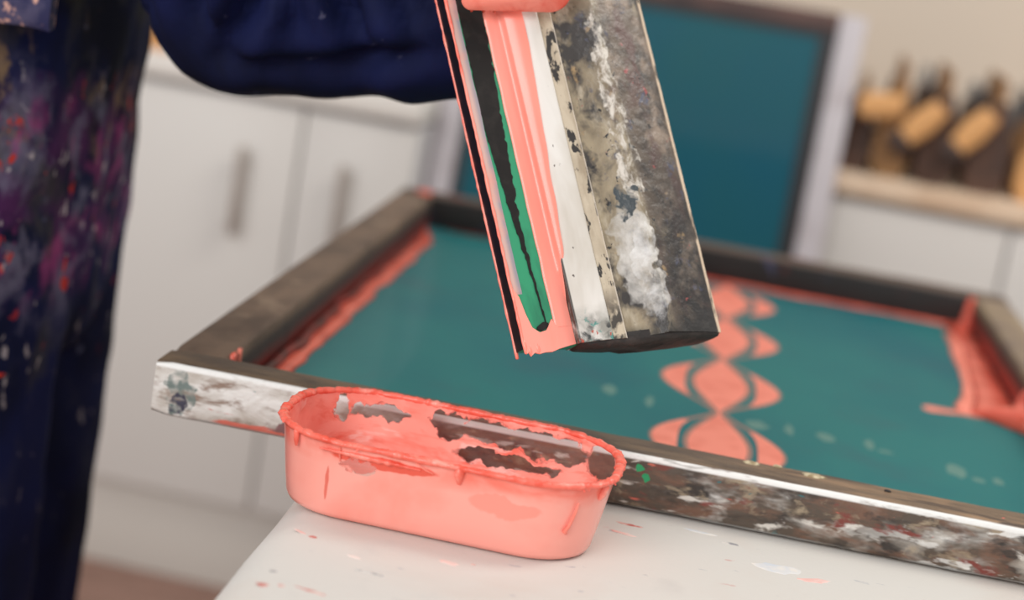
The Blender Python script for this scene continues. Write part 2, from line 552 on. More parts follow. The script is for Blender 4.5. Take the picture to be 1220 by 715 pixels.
M_bluegrey = material('blue_grey_rubber', srgb(96, 104, 112), rough=.5)
upright_squeegee(0.600, 0.0, .175, .05, M_dk, M_bluegrey, 'blue-grey bladed squeegee behind the tall tan one', yw=.47, length=.13)
upright_squeegee(0.690, 0.0, .160, .06, M_dk, M_bluegrey, 'blue-grey bladed squeegee behind the gap between the two pointed ones', yw=.47, length=.13)
upright_squeegee(0.775, 0.0, .165, .06, M_bluegrey, M_blackrub, 'blue-grey squeegee behind the pale orange one', yw=.47, length=.13)


def leaning_block(xw, yw, z, lean, length, label):
    c = wall_thing('wooden_squeegee_handle', xw, yw, z)
    c.matrix_world = c.matrix_world @ Matrix.Rotation(lean, 4, 'Y')
    prof = rrect(.022, .013, .010, 0, 4)
    rings = [[(x * (1 - .25 * abs(k)), y * (1 - .25 * abs(k)), length * (k + 1) / 2) for x, y, _ in prof] for k in (-1, -.85, 0, .85, 1)]
    link_mesh('grip', loft_bm(rings), M_tan, c, smooth=True, auto=50)
    box('ferrule', (-.02, .02, -.0125, .0125, -.022, .006), M_dk, c, .002)
    tag(c, label, 'handle', 'loose wooden handles lying against the squeegees')
    return c


leaning_block(0.562, 0.130, 0.966, R(40), .080, 'orange wooden handle leaning before the tall tan squeegee')
leaning_block(0.645, 0.130, 0.966, R(36), .080, 'orange wooden handle leaning before the dark pointed squeegee')
leaning_block(0.478, 0.130, 1.005, R(80), .075, 'tan wooden handle lying across the squeegee beside the leaning screen')

# ------------------------------------------------------------------ upright screen leaning against the right run of cabinets
ls = empty('leaning_screen')
x_l, x_r, zh, fw = -0.186, 0.470, 1.158, 0.042
leanA = math.atan2(0.14, 0.90)
ls.matrix_world = WM @ Matrix.Translation((0, -0.045, 0)) @ Matrix.Rotation(-leanA, 4, 'X')
# local: x along the wall, z up the slope, y thickness
for a, b in ((x_l, x_l + fw), (x_r - fw, x_r)):
    box('side_bar', (a, b, 0, .035, 0, zh), M_alu, ls, .003)
box('top_bar', (x_l + fw, x_r - fw, 0, .035, zh - .028, zh), M_maroon, ls, .003)
box('bottom_bar', (x_l + fw, x_r - fw, 0, .035, 0, .045), M_maroon, ls, .003)
box('screen_fabric', (x_l + fw, x_r - fw, .004, .006, .045, zh - .028), M_mesh_lean, ls, 0)
for a, b, c0, c1 in ((x_l + fw, x_l + fw + .016, .045, zh - .028), (x_r - fw - .026, x_r - fw, .045, zh - .028)):
    box('tape', (a, b, .0015, .0038, c0, c1), M_tape, ls, 0)
box('tape', (x_l + fw + .016, x_r - fw - .026, .0015, .0038, zh - .042, zh - .028), M_tape, ls, 0)
tag(ls, 'upright teal silkscreen with pale frame leaning against the cabinets', 'silkscreen')

# ------------------------------------------------------------------ print table (x,y in the frame's own axes)
FO = Vector((-0.2335, 1.2234, 0.8395))
FROT = -0.0895
tb = empty('print_table', (FO.x, FO.y, 0), FROT)
TX0, TX1, TY0, TY1, TZ = 0.116, 1.36, -0.66, 1.06, FO.z
bm = bmesh.new()
# padded top with soft rounded edges, slightly uneven at the rim
rings = []
rd = 0.032
cx, cy = (TX0 + TX1) / 2, (TY0 + TY1) / 2
hx, hy = (TX1 - TX0) / 2, (TY1 - TY0) / 2


def trect(ins, z, n=40):
    pts = []
    a, b, r = hx - ins, hy - ins, max(0.045 - ins, .012)
    base = rrect(a, b, r, z, 6, cx, cy)
    # resample the outline evenly
    seg = []
    tot = 0
    for i in range(len(base)):
        p, q = Vector(base[i]), Vector(base[(i + 1) % len(base)])
        seg.append((tot, p, q))
        tot += (q - p).length
    for k in range(160):
        s = tot * k / 160
        for (t0, p, q) in reversed(seg):
            if s >= t0:
                d = (q - p).length
                v = p.lerp(q, (s - t0) / d if d else 0)
                pts.append(v)
                break
    return pts


for ins, z in ((0.01, -.075), (0.0, -.062), (0.0, -.036), (.004, -.022), (.012, -.010), (.024, -.002), (.034, 0.0), (.06, 0.0)):
    ring = []
    for v in trect(ins, TZ + z):
        wob = 0.0016 * noise.noise(Vector((v.x * 14, v.y * 14, 3))) if -.07 < z < -.001 else 0
        d = Vector((v.x - cx, v.y - cy, 0)).normalized()
        ring.append(v + d * wob)
    rings.append(ring)
link_mesh('padded_top', loft_bm(rings), M_table, tb, smooth=True, auto=60)
box('apron', (TX0 + .05, TX1 - .05, TY0 + .05, TY1 - .05, TZ - .16, TZ - .074), M_table_leg, tb, .004)
for lx in (TX0 + .06, TX1 - .14):
    for ly in (TY0 + .06, TY1 - .14):
        box('leg', (lx, lx + .08, ly, ly + .08, 0.004, TZ - .16), M_table_leg, tb, .004)
tag(tb, 'white padded print table carrying the wooden screen and coral tub', 'table')


def stain(x, y, sx, sy, rot, mat, seed):
    rr = random.Random(seed)
    out = []
    n = 14
    for i in range(n):
        t = 2 * math.pi * i / n
        k = 0.65 + 0.6 * rr.random()
        px, py = sx * k * math.cos(t), sy * k * math.sin(t)
        out.append((x + px * math.cos(rot) - py * math.sin(rot), y + px * math.sin(rot) + py * math.cos(rot)))
    o = link_mesh('paint_stain', puddle_bm(out, TZ - .0001, .0004, .2), mat, tb)
    return o


for a in ((.1496, -.2616, .0035, .0028, 0, M_stain, 1), (.159, -.2574, .002, .0016, 0, M_stain, 2), (.176, -.2565, .010, .0012, -.25, M_stain, 3),
          (.1504, -.2388, .0024, .0016, 0, M_stain_grey, 4), (.157, -.173, .0026, .002, -.4, M_stain, 5), (.148, -.168, .005, .0012, -.6, M_stain_pink, 6),
          (.186, -.192, .005, .002, -.2, M_stain_pink, 7), (.3385, -.032, .009, .0022, -.1, M_stain, 8), (.336, -.052, .010, .0025, -.2, M_stain_pink, 9),
          (.239, -.170, .007, .003, -.1, M_stain_pink, 10), (.4056, -.0295, .006, .0022, -.1, M_stain_grey, 11), (.437, -.060, .016, .010, 0, M_stain_blue, 12),
          (.3536, -.1239, .002, .0014, 0, M_stain_grey, 13), (.46, -.07, .012, .004, .3, M_stain_pink, 14), (.253, -.165, .0015, .001, 0, M_stain, 15),
          (.2, -.212, .010, .0012, -.1, M_stain_grey, 16), (.385, -.018, .012, .002, -.1, M_stain_blue, 17)):
    stain(*a)

# ------------------------------------------------------------------ silkscreen lying on the table
W_, D_, BW, BH = 0.7126, 0.9613, 0.0395, 0.040
sk = empty('silkscreen', FO, FROT)
tag(sk, 'teal silkscreen in a worn paint-crusted frame lying on the table', 'silkscreen')


def bar(b, mat, label=None, bev=.004):
    x0, x1, y0, y1, z0, z1 = b
    long_x = (x1 - x0) > (y1 - y0)
    L0, L1 = (x0, x1) if long_x else (y0, y1)
    n = 60
    rings = []
    c1, c2 = ((y0, y1) if long_x else (x0, x1))
    sec = rrect((c2 - c1) / 2, (z1 - z0) / 2, bev, 0, 3)
    for i in range(n + 1):
        l = L0 + (L1 - L0) * i / n
        e = min(i, n - i)
        sh = (.0012 if e == 0 else 0)
        ring = []
        for k, (p, q, _) in enumerate(sec):
            nn = .0006 * noise.noise(Vector((l * 40, p * 150, q * 150)))
            p2 = p * (1 - sh / .02) + nn
            q2 = q * (1 - sh / .02) + nn * .7
            cc, zz = (c1 + c2) / 2 + p2, (z0 + z1) / 2 + q2
            ring.append((l, cc, zz) if long_x else (cc, l, zz))
        rings.append(ring)
    o = link_mesh('bar', loft_bm(rings), mat, sk, smooth=True, auto=50)
    if label:
        o['label'] = label
    return o


bar((0, W_, 0, BW, 0.0014, BH), M_bar_front, 'front bar with worn white paint and brown grime')
bar((0, W_, D_ - BW, D_, 0.0014, BH), M_bar_back, 'blackened back bar')
bar((0, BW, BW, D_ - BW, 0.0014, BH), M_bar_side, 'brown grimy left bar')
bar((W_ - BW, W_, BW, D_ - BW, 0.0014, BH), M_bar_right, 'olive brown right bar')
fab = box('screen_fabric', (BW - .001, W_ - BW + .001, BW - .001, D_ - BW + .001, .0016, .0030), M_mesh, sk, 0)
fab['label'] = 'teal emulsion-coated mesh'

MZ = 0.0030


# printed column of ogee motifs (stencil openings full of ink)
def motif(yc, half, cxm, hw, ow):
    n = 28
    left, right = [], []
    for i in range(n + 1):
        t = i / n
        s = math.sin(math.pi * t)
        wd = hw * (s ** 1.35 * .95 + .04)
        yy = yc - half + 2 * half * t
        left.append((cxm - wd, yy))
        right.append((cxm + wd, yy))
    link_mesh('motif_almond', strip_bm(left, right, MZ, .0004), M_print, sk)
    for sg in (-1, 1):
        a, b, la, lb = [], [], [], []
        sh = -.0 * sg
        for i in range(n + 1):
            t = i / n
            s = math.sin(math.pi * t)
            xo = .004 + (ow - .004) * s ** 1.3
            th = .0010 + .0205 * s ** 3.0
            yy = yc - half + 2 * half * t
            if .2 < t < .8:
                a.append((cxm + sg * xo, yy))
                b.append((cxm + sg * (xo - th), yy))
            lo = xo + .0012
            la.append((cxm + sg * lo, yy))
            lb.append((cxm + sg * (lo - .0052 - .001 * s), yy))
        link_mesh('motif_wing', strip_bm(a, b, MZ + .0001, .0004), M_print, sk)
        link_mesh('motif_line', strip_bm(la, lb, MZ, .0002), M_line, sk)
    # thin brown outline inside the wing, beside the almond
        ia, ib = [], []
        for i in range(2, n - 1):
            t = i / n
            s = math.sin(math.pi * t)
            xi = hw * (s ** 1.35 * .95 + .04) + .0002
            yy = yc - half + 2 * half * t
            ia.append((cxm + sg * xi, yy))
            ib.append((cxm + sg * (xi + .0036), yy))
        link_mesh('motif_line', strip_bm(ia, ib, MZ, .0002), M_line, sk)


CXM = 0.3935
for yc, half in ((.196, .105), (.404, .103), (.607, .100), (.805, .098)):
    motif(yc, half, CXM + (.002 if yc > .5 else 0), .0238, .0530)


def wavy_strip(y0, y1, xa, xb, amp, axis='y', h=.002, mat=M_ink_deep, seed=0, n=40, name='ink_bead'):
    a, b = [], []
    for i in range(n + 1):
        t = i / n
        l = y0 + (y1 - y0) * t
        e = math.sin(math.pi * min(1, max(0.0, min(t, 1 - t) * 12)) / 2) if True else 1
        wv = amp * noise.noise(Vector((l * 18, seed, 0)))
        pa, pb = xa, xb + wv
        pb = pa + (pb - pa) * max(e, .08)
        if axis == 'y':
            a.append((pa, l)); b.append((pb, l))
        else:
            a.append((l, pa)); b.append((l, pb))
    return link_mesh(name, strip_bm(a, b, MZ, h), mat, sk, smooth=True)


wavy_strip(.06, .90, BW, BW + .021, .010, 'y', .0022, M_ink_deep, 1)
wavy_strip(.08, .42, BW + .001, BW + .010, .006, 'y', .008, M_ink_red, 5)
wavy_strip(.42, .88, BW + .001, BW + .008, .004, 'y', .007, M_ink_red, 9)
wavy_strip(.30, .665, D_ - BW, D_ - BW - .016, .016, 'x', .0025, M_ink_deep, 2)
wavy_strip(.06, .30, D_ - BW, D_ - BW - .006, .006, 'x', .0015, M_ink_red, 3)
# broad ink pool on the right side
Lp = [(.668, .925), (.640, .915), (.648, .86), (.652, .80), (.646, .74), (.641, .67), (.636, .60), (.632, .54), (.624, .50), (.622, .475), (.640, .462), (.655, .445), (.673, .432)]
Rp = [(W_ - BW, .926), (W_ - BW, .915), (W_ - BW, .86), (W_ - BW, .80), (W_ - BW, .74), (W_ - BW, .67), (W_ - BW, .60), (W_ - BW, .54), (W_ - BW, .50), (W_ - BW, .475), (W_ - BW, .46), (W_ - BW, .445), (W_ - BW + .0005, .43)]
link_mesh('ink_pool', strip_bm(Lp, Rp, MZ, .003), M_ink_deep, sk, smooth=True)
fr_l = [(x - .010 - .004 * math.sin(i * 1.3), y) for i, (x, y) in enumerate(Lp[2:10])]
fr_r = [(x + .006, y) for x, y in Lp[2:10]]
link_mesh('ink_fringe', strip_bm(fr_l, fr_r, MZ, .0008), M_print, sk, smooth=True)


def clampz(b):
    for v_ in b.verts:
        v_.co.z = max(v_.co.z, MZ - .0006)
    return b


# thick glob where the pool ends, and its tail streak
gb = bmesh.new()
tube_bm([(.628, .478, MZ), (.645, .468, MZ + .003), (.662, .455, MZ + .005), (.674, .44, MZ + .008)], [.005, .010, .013, .014], 14, gb)
tube_bm([(.664, .47, MZ), (.672, .49, MZ + .012), (.675, .50, MZ + .02)], [.010, .011, .008], 14, gb)
g = link_mesh('ink_glob', clampz(gb), M_ink_deep, sk, smooth=True)
link_mesh('ink_streak', strip_bm([(.578, .462), (.584, .455), (.60, .460), (.615, .466), (.630, .471)], [(.578, .470), (.585, .478), (.60, .477), (.615, .480), (.630, .483)], MZ, .0006), M_print, sk)
link_mesh('ink_streak', strip_bm([(.600, .462), (.615, .462), (.632, .462)], [(.600, .474), (.615, .476), (.632, .480)], MZ, .0003), M_line, sk)
cb = bmesh.new()
tube_bm([(.668, .905, MZ), (.671, .916, .016), (.672, .921, .030), (.672, .9215, .033)], [.009, .007, .006, .005], 12, cb)
link_mesh('ink_glob', clampz(cb), M_ink_deep, sk, smooth=True)
# coral drips in the near left corner and on the far left corner
for yd, wdd, zt, m_ in ((.056, .0075, .040, M_ink_deep), (.071, .0035, .040, M_print), (.047, .004, .030, M_ink_red)):
    rings = []
    for k in range(9):
        z = MZ + (zt - MZ) * k / 8
        ww = wdd * (1.15 - .45 * k / 8 + .2 * math.sin(k * 2.1 + yd * 90))
        xx = BW - .0008
        rings.append([(xx, yd - ww, z), (xx + .0028, yd - ww * .5, z), (xx + .0028, yd + ww * .5, z), (xx, yd + ww, z)])
    link_mesh('ink_drip', loft_bm(rings), m_, sk, smooth=True)
link_mesh('ink_drip', puddle_bm([(.028 + .011 * math.cos(t), D_ - .030 + .013 * math.sin(t)) for t in [k * math.pi / 6 for k in range(12)]], BH - .0005, .004, .5), M_ink_deep, sk, smooth=True)
# pale paint lumps on the front bar near the motif
for k, (x, y, s) in enumerate(((.412, .030, .006), (.455, .028, .008), (.43, .034, .003), (.505, .026, .0025))):
    link_mesh('paint_crust', puddle_bm([(x + s * (1 + .3 * math.sin(5 * t + k)) * math.cos(t), y + s * .6 * math.sin(t)) for t in [q * math.pi / 6 for q in range(12)]], BH - .0004, .0016, .4, .0004),
              material('pale_crust', srgb(206, 192, 160), [dict(c=srgb(150, 130, 96), scale=200, lo=.45, hi=.6)], rough=.7) if k < 3 else M_tape, sk, smooth=True)
# faded ghost letters left in the mesh
ghost = [(.30, .31, .006, .018), (.335, .295, .004, .018), (.425, .285, .010, .014), (.452, .290, .004, .018), (.482, .288, .009, .013), (.518, .290, .004, .017), (.530, .278, .007, .005),
         (.585, .262, .010, .02), (.602, .245, .006, .008), (.618, .252, .005, .012)]
for k, (x, y, a, b) in enumerate(ghost):
    rr = random.Random(k)
    pts = [(x + a * (.7 + .5 * rr.random()) * math.cos(t), y + b * (.7 + .5 * rr.random()) * math.sin(t)) for t in [q * math.pi / 5 for q in range(10)]]
    link_mesh('ink_smudge', puddle_bm(pts, MZ, .0002, .3), M_ghost, sk)

# ------------------------------------------------------------------ ink tub
tub = empty('ink_tub', (-0.0218, 1.1205, FO.z), -0.1172)
tag(tub, 'oblong plastic tub smeared with coral ink before the screen frame', 'tub')
TA, TB_, TH = 0.1058, 0.0640, 0.0515
clear_spots = [dict(mask=[('ell', c, r, .017, 85)]) for c, r in (
    # centre, radii: bare plastic where the ink has been wiped off the far wall
    ((-.010, .062, .0395), (.009, .02, .009)), ((.040, .062, .0405), (.050, .02, .0085)), ((.058, .062, .036), (.026, .02, .006)),
    ((-.060, .060, .040), (.020, .02, .0048)), ((-.084, .055, .041), (.0045, .03, .009)), ((-.020, .062, .041), (.005, .02, .006)),
    ((.096, .038, .040), (.02, .026, .011)), ((.030, .060, .024), (.036, .02, .0052)),
    ((-.046, -.066, .0395), (.011, .02, .0045)))]
tub_layers = [
    dict(c=srgb(246, 124, 106), mask=[('z', .035, .0455)], scale=40, lo=.42, hi=.62, vec=(.5, 1, 1)),
    dict(c=srgb(252, 146, 130), scale=14, lo=.5, hi=.7, off=(2, 1, 3), amt=.7),
    dict(c=srgb(232, 116, 100), mask=[('ell', (-.064, -.05, .024), (.0012, .03, .012), .003, 90)]),
    dict(c=srgb(248, 148, 132), mask=[('ell', (.045, -.05, .032), (.024, .03, .007), .014, 60)], amt=.8),
    dict(c=srgb(240, 118, 100), scale=60, lo=.50, hi=.66, vec=(.35, .6, 1.3), off=(5, 5, 2), mask=[('z', .006, .016), ('y', .0, .03)], nr=.65),
    dict(c=srgb(255, 196, 186), scale=50, lo=.58, hi=.63, vec=(.4, .6, 1.2), off=(9, 2, 12), mask=[('z', .006, .016), ('y', .0, .03)]),  # pinkish wet highlights painted onto the far wall
    dict(c=srgb(226, 92, 74), scale=12, lo=.30, hi=.6, mask=[('x', -.070, -.095), ('z', .01, .02)], amt=.7),
    dict(c=srgb(232, 90, 70), mask=[('ell', (-.03, -.05, .0435), (.036, .03, .004), .006, 60)]),
    dict(c=srgb(214, 168, 156), mask=[('ell', (-.042, -.05, .0375), (.008, .03, .004), .006, 90)], amt=.8),
]
M_tub = material('tub_coral', srgb(255, 170, 156), tub_layers, rough=0.22, spec=0.5, coat=0.25, clear=clear_spots, clear_alpha=0.95)
NB = 12


def tub_ring(frac, z, ins=0.0):
    sh = .0085 * (1 - frac)
    a, b = TA - sh - ins, TB_ - sh - ins
    r = (.052 * frac + .042 * (1 - frac)) - ins
    return rrect(a, b, max(r, .01), z, NB)


rings = []
# outside, from the middle of the underside up to the rim, then down the inside
for ins, z in ((.045, .0006), (.010, .0003), (.0040, .0005), (.0014, .0018), (.0003, .0048)):
    rings.append(tub_ring(z / TH, z, ins))
for z in (.016, .026, .036, .044, TH):
    rings.append(tub_ring(z / TH, z))
for z in (TH + .0004, .044, .036, .026, .016):
    rings.append(tub_ring(z / TH, z, .0013))
for ins, z in ((.0022, .0085), (.005, .0042), (.009, .0024), (.045, .0020)):
    rings.append(tub_ring(z / TH, z, ins))
link_mesh('body', loft_bm(rings), M_tub, tub, smooth=True, auto=70)

# ragged rim thick with ink
prof_n = 8
outl = tub_ring(1.0, TH)
# resample
def resample(pts, n):
    P = [Vector(p) for p in pts]
    L = [0]
    for i in range(len(P)):
        L.append(L[-1] + (P[(i + 1) % len(P)] - P[i]).length)
    res = []
    j = 0
    for k in range(n):
        s = L[-1] * k / n
        while L[j + 1] < s:
            j += 1
        d = L[j + 1] - L[j]
        res.append(P[j].lerp(P[(j + 1) % len(P)], (s - L[j]) / d if d else 0))
    return res


NR = 420
cl = resample(outl, NR)
rings = []
for i, p in enumerate(cl):
    t = (cl[(i + 1) % NR] - cl[i - 1]).normalized()
    nrm = Vector((t.y, -t.x, 0))
    q = Vector((p.x, p.y, 0)) * 120
    j1 = noise.noise(q)
    j2 = noise.noise(q * 3 + Vector((7, 3, 1)))
    endf = min(1.0, max(0.0, (abs(p.x) - .085) / .02))
    ro = .0027 + .0010 * j1 + .0009 * j2 + endf * .0016 * abs(j2)
    rzv = .0022 + .0007 * noise.noise(q * .7 + Vector((1, 9, 4))) + .0005 * j2
    c = p + nrm * (.0004) + Vector((0, 0, .0002 + .0006 * j2))
    ring = []
    for k in range(prof_n):
        a = 2 * math.pi * k / prof_n
        ring.append(c + nrm * ro * math.cos(a) + Vector((0, 0, rzv * math.sin(a))))
    rings.append(ring)
bm = loft_bm(rings + [rings[0]], cap=False)
bmesh.ops.remove_doubles(bm, verts=bm.verts, dist=1e-6)
rim = link_mesh('rim', bm, M_rim, tub, smooth=True)
rim['label'] = 'ragged rim crusted with coral ink'


def drip(pts, rad, mat=M_ink, name='ink_drip'):
    b = bmesh.new()
    tube_bm(pts, rad, 10, b)
    return link_mesh(name, b, mat, tub, smooth=True)


yf = lambda z: -(TB_ - .0085 * (1 - z / TH))
drip([(.016, yf(.049) - .0002, .0495), (.016, yf(.045), .0455), (.0165, yf(.042), .0425)], [.0035, .0028, .0018], M_rim)
drip([(-.088, -.0535, .0500), (-.0875, -.0540, .0450), (-.0873, -.0530, .0420)], [.002, .0015, .001], M_rim)
drip([(.0882, -.0510, .0405), (.0872, -.0508, .034), (.0848, -.0510, .0255), (.0828, -.0514, .0215), (.0838, -.0500, .0205)], [.0007, .0009, .0011, .0014, .0010], M_ink)
drip([(.101, -.034, .049), (.1005, -.035, .044), (.0995, -.0353, .0415)], [.003, .0022, .0012], M_rim)
drip([(-.058, yf(.05) - .0004, .0515), (-.0578, yf(.046) - .0008, .046), (-.057, yf(.041) - .0003, .040)], [.0006, .0005, .0004], M_ink)
drip([(-.012, yf(.05) - .0014, .050), (-.004, yf(.046) - .0015, .046), (.0, yf(.0445) - .0005, .0445)], [.0006, .0005, .0004], M_ink)
for k in range(56):
    i = random.randrange(NR)
    p = cl[i]
    if k < 30:
        i = random.choice([j for j in range(NR) if cl[j].x > .09 or cl[j].x < -.095])
        p = cl[i]
    d = Vector((p.x, p.y, 0)).normalized()
    q = p + d * .0020 + Vector((0, 0, random.uniform(-.0012, .0012)))
    drip([q, q + d * random.uniform(.0006, .0016) + Vector((0, 0, random.uniform(-.0014, .0012)))], [.0009, .0004], M_rim, 'ink_crumb')
# ink left on the floor and low walls of the tub
link_mesh('ink_residue', puddle_bm([(.085 * math.cos(t) * (1 + .08 * math.sin(5 * t)), .040 * math.sin(t) * (1 + .1 * math.sin(3 * t + 1))) for t in [k * math.pi / 20 for k in range(40)]], .0019, .0035, .3, .001), M_ink_band, tub, smooth=True)
# lumpy ridge of ink on the outside below the front rim
rg = []
for i in range(50):
    x = -.070 + .062 * i / 49
    e = math.sin(math.pi * i / 49)
    z = .0462 - .0012 * i / 49
    rg.append((x, yf(z) - .0003, z))
drip(rg, [.0006 + .0016 * math.sin(math.pi * i / 49) * (.7 + .5 * noise.noise(Vector((i * .4, 2, 1)))) for i in range(50)], M_rim, 'ink_ridge')

# ------------------------------------------------------------------ squeegee held upright over the screen
AN = Vector((0.0111, 1.15, 0.9460))
U = Vector((-0.3763, 0.3558, 0.8554)).normalized()
A = Vector((0.8598, 0.4781, 0.1793))
A = (A - U * A.dot(U)).normalized()
Nn = A.cross(U)
if Nn.y > 0:
    Nn = -Nn
SQM = Matrix((Nn, A, U)).transposed().to_4x4()
SQM.translation = AN
sq = empty('squeegee')
sq.matrix_world = SQM
tag(sq, 'long paint-crusted squeegee with a green blade held upright over the screen', 'squeegee')
LEN = 0.37
# local x = towards the viewer side of the blade, y = from blade tip to grip, z = along the squeegee
SHEAR = lambda y: -0.0100 * y / .143


def sq_prism(name, prof, mat, z0=0.0, z1=LEN, nz=60, rough=0.0, smooth=True, auto=28, parent=None):
    rings = []
    for i in range(nz + 1):
        z = z0 + (z1 - z0) * i / nz
        ring = []
        for x, y in prof:
            k = rough * noise.noise(Vector((x * 260, y * 260, z * 90)))
            ring.append((x + k, y + k * .3, z + SHEAR(y) * max(0, 1 - (z - z0) / .05) + (rough * 2.2 * noise.noise(Vector((x * 120, y * 120, 5))) if i == 0 else 0)))
        rings.append(ring)
    return link_mesh(name, loft_bm(rings), mat, parent or sq, smooth=smooth, auto=auto)


M_blade = material('green_rubber_blade', srgb(42, 146, 104), [
    dict(c=srgb(30, 116, 84), scale=60, lo=.5, hi=.7, vec=(1, 1, .4)),
    dict(c=srgb(30, 27, 27), mask=[('x', -.0080, -.0083)]),
    dict(c=srgb(16, 18, 26), mask=[('y', .0012, .0004)])], rough=0.3, spec=0.6)
M_blackink = material('dried_black_ink', srgb(20, 17, 16), [dict(c=srgb(34, 30, 28), scale=90, lo=.5, hi=.7)], rough=0.5, spec=.25)
M_crust = material('black_crust', srgb(38, 33, 31), [dict(c=srgb(62, 52, 48), scale=90, lo=.5, hi=.7)], rough=.55, bump=.5, bump_scale=200)
M_sheen = material('painted_sheen', srgb(206, 172, 162), [dict(c=srgb(96, 130, 130), scale=26, lo=.5, hi=.62, vec=(1, 1, .5), mask=[('y', .004, .006)]), dict(c=srgb(140, 138, 150), mask=[('y', .0030, .0060)], amt=.8), dict(c=srgb(228, 150, 132), scale=22, lo=.5, hi=.66, off=(3, 3, 1))], rough=0.3)  # cream to grey gradient painted in as a reflection on the blade
M_plate = material('white_clamp_plate', srgb(226, 222, 216), [
    dict(c=srgb(196, 188, 176), scale=18, lo=.5, hi=.7, vec=(1, 1, .4)),
    dict(c=srgb(150, 148, 140), mask=[('z', .022, .008)], scale=60, lo=.35, hi=.55),
    dict(c=srgb(60, 62, 62), mask=[('z', .016, .004)], scale=120, lo=.48, hi=.6, off=(2, 3, 1)),
    dict(c=srgb(86, 140, 132), mask=[('z', .02, .010)], scale=150, lo=.58, hi=.64, off=(5, 3, 1)),
    dict(c=srgb(176, 76, 58), mask=[('z', .012, .006)], scale=150, lo=.62, hi=.66, off=(9, 3, 1)),
    dict(c=srgb(60, 52, 46), mask=[('y', .0385, .0378)], scale=60, lo=.3, hi=.5),
    dict(c=srgb(90, 80, 74), scale=210, lo=.70, hi=.72, vec=(1, 1, .6))], rough=0.38)
M_strip = material('beige_clamp_strip', srgb(196, 182, 160), [
    dict(c=srgb(160, 144, 122), scale=60, lo=.45, hi=.65, vec=(1, 1, .35)),
    dict(c=srgb(46, 42, 40), scale=150, lo=.56, hi=.60, vec=(1, 1, .45), off=(3, 1, 2)),
    dict(c=srgb(70, 64, 58), mask=[('z', .03, .012)], scale=110, lo=.42, hi=.55),
    dict(c=srgb(226, 214, 200), mask=[('y', .0682, .0692)])], rough=0.45, bump=.2, bump_scale=300)
M_grip = material('grimy_grip', srgb(156, 142, 118), [
    dict(c=srgb(112, 100, 82), scale=40, lo=.40, hi=.60, vec=(1, 1, .6), nr=.6),
    dict(c=srgb(178, 166, 146), scale=48, lo=.55, hi=.68, vec=(1, 1, .5), off=(13, 2, 7), nr=.7),
    dict(c=srgb(58, 54, 52), scale=48, lo=.48, hi=.60, off=(3, 1, 4), vec=(1, 1, .7), nr=.6),
    # the side turned away from the blade is browner with old ink
    dict(c=srgb(100, 87, 75), mask=[('y', .0985, .104)], scale=40, lo=.28, hi=.42, off=(1, 1, 8)),
    dict(c=srgb(60, 54, 50), mask=[('y', .0985, .104)], scale=40, lo=.46, hi=.58, off=(6, 1, 4), vec=(1, 1, .8), nr=.6),
    dict(c=srgb(150, 132, 116), mask=[('y', .0985, .104)], scale=42, lo=.50, hi=.66, off=(16, 1, 4), vec=(1, 1, .8), nr=.6),
    dict(c=srgb(92, 68, 62), scale=55, lo=.54, hi=.66, off=(9, 5, 4), vec=(1, 1, .6), mask=[('y', .090, .100)]),
    dict(c=srgb(36, 33, 32), mask=[('y', .098, .112), ('z', .15, .03)], scale=40, lo=.22, hi=.52, off=(6, 6, 4), nr=.65),
    dict(c=srgb(76, 78, 96), scale=60, lo=.60, hi=.68, off=(2, 15, 4), nr=.65),
    dict(c=srgb(150, 72, 70), scale=90, lo=.68, hi=.72, off=(1, 5, 14)),
    dict(c=srgb(176, 146, 104), scale=60, lo=.66, hi=.76, off=(7, 5, 1)),
    dict(c=srgb(38, 36, 36), scale=120, lo=.64, hi=.68, off=(27, 5, 1)),
    # worn pale paint along the ridge; silver highlight painted in near the lower end
    dict(c=srgb(212, 205, 194), mask=[('ell', (.02, .0965, .12), (.03, .0065, .11), .020, 70)], scale=95, lo=.47, hi=.62, vec=(1, 1, .6), nr=.7),
    dict(c=srgb(200, 196, 190), mask=[('ell', (.02, .0885, .048), (.03, .0130, .040), .026, 70)], scale=50, lo=.30, hi=.66, nr=.65),
    dict(c=srgb(234, 233, 232), mask=[('ell', (.02, .0945, .036), (.03, .0080, .034), .022, 80)], scale=60, lo=.38, hi=.68, nr=.6, amt=.75),
    dict(c=srgb(58, 66, 70), mask=[('ell', (.02, .088, .086), (.03, .008, .012), .024, 90)], scale=90, lo=.38, hi=.52),
    dict(c=srgb(40, 38, 36), mask=[('z', .003, -.008)]),
    dict(c=srgb(222, 200, 174), mask=[('y', .1385, .1396), ('x', .002, .006)], scale=70, lo=.40, hi=.48, vec=(1, 1, .6)),  # lit far edge painted in as a broken pale line
], rough=0.36, bump=0.55, bump_scale=120, spec=0.5)

# rubber blade
sq_prism('blade', [(-.0085, 0), (-.0085, .060), (.005, .060), (.005, 0)], M_blade, auto=20)
# grip: thick body with a ridge on each side
gp = [(.0142, .0700), (.0148, .0745), (.0175, .0830), (.0222, .0925), (.0242, .0965), (.0238, .0985), (.0195, .118), (.0150, .134), (.0128, .1395), (.0100, .1428), (.004, .1438)]
prof = gp + [(-x, y) for x, y in gp[::-1]]
sq_prism('grip', prof, M_grip, z0=.0, rough=.0004, auto=24)
# clamp plates and strips on both faces
for sgn in (1, -1):
    pl = [(.0046, .0370), (.0108, .0370), (.0112, .0376), (.0155, .0585), (.0150, .0596), (.0046, .0596)]
    sq_prism('clamp_plate', [(sgn * x, y) for x, y in pl], M_plate, rough=.0001, auto=25)
    st = [(.0046, .0600), (.0140, .0600), (.0143, .0606), (.0158, .0688), (.0152, .0695), (.0046, .0695)]
    sq_prism('clamp_strip', [(sgn * x, y) for x, y in st], M_strip, rough=.0002, auto=25)


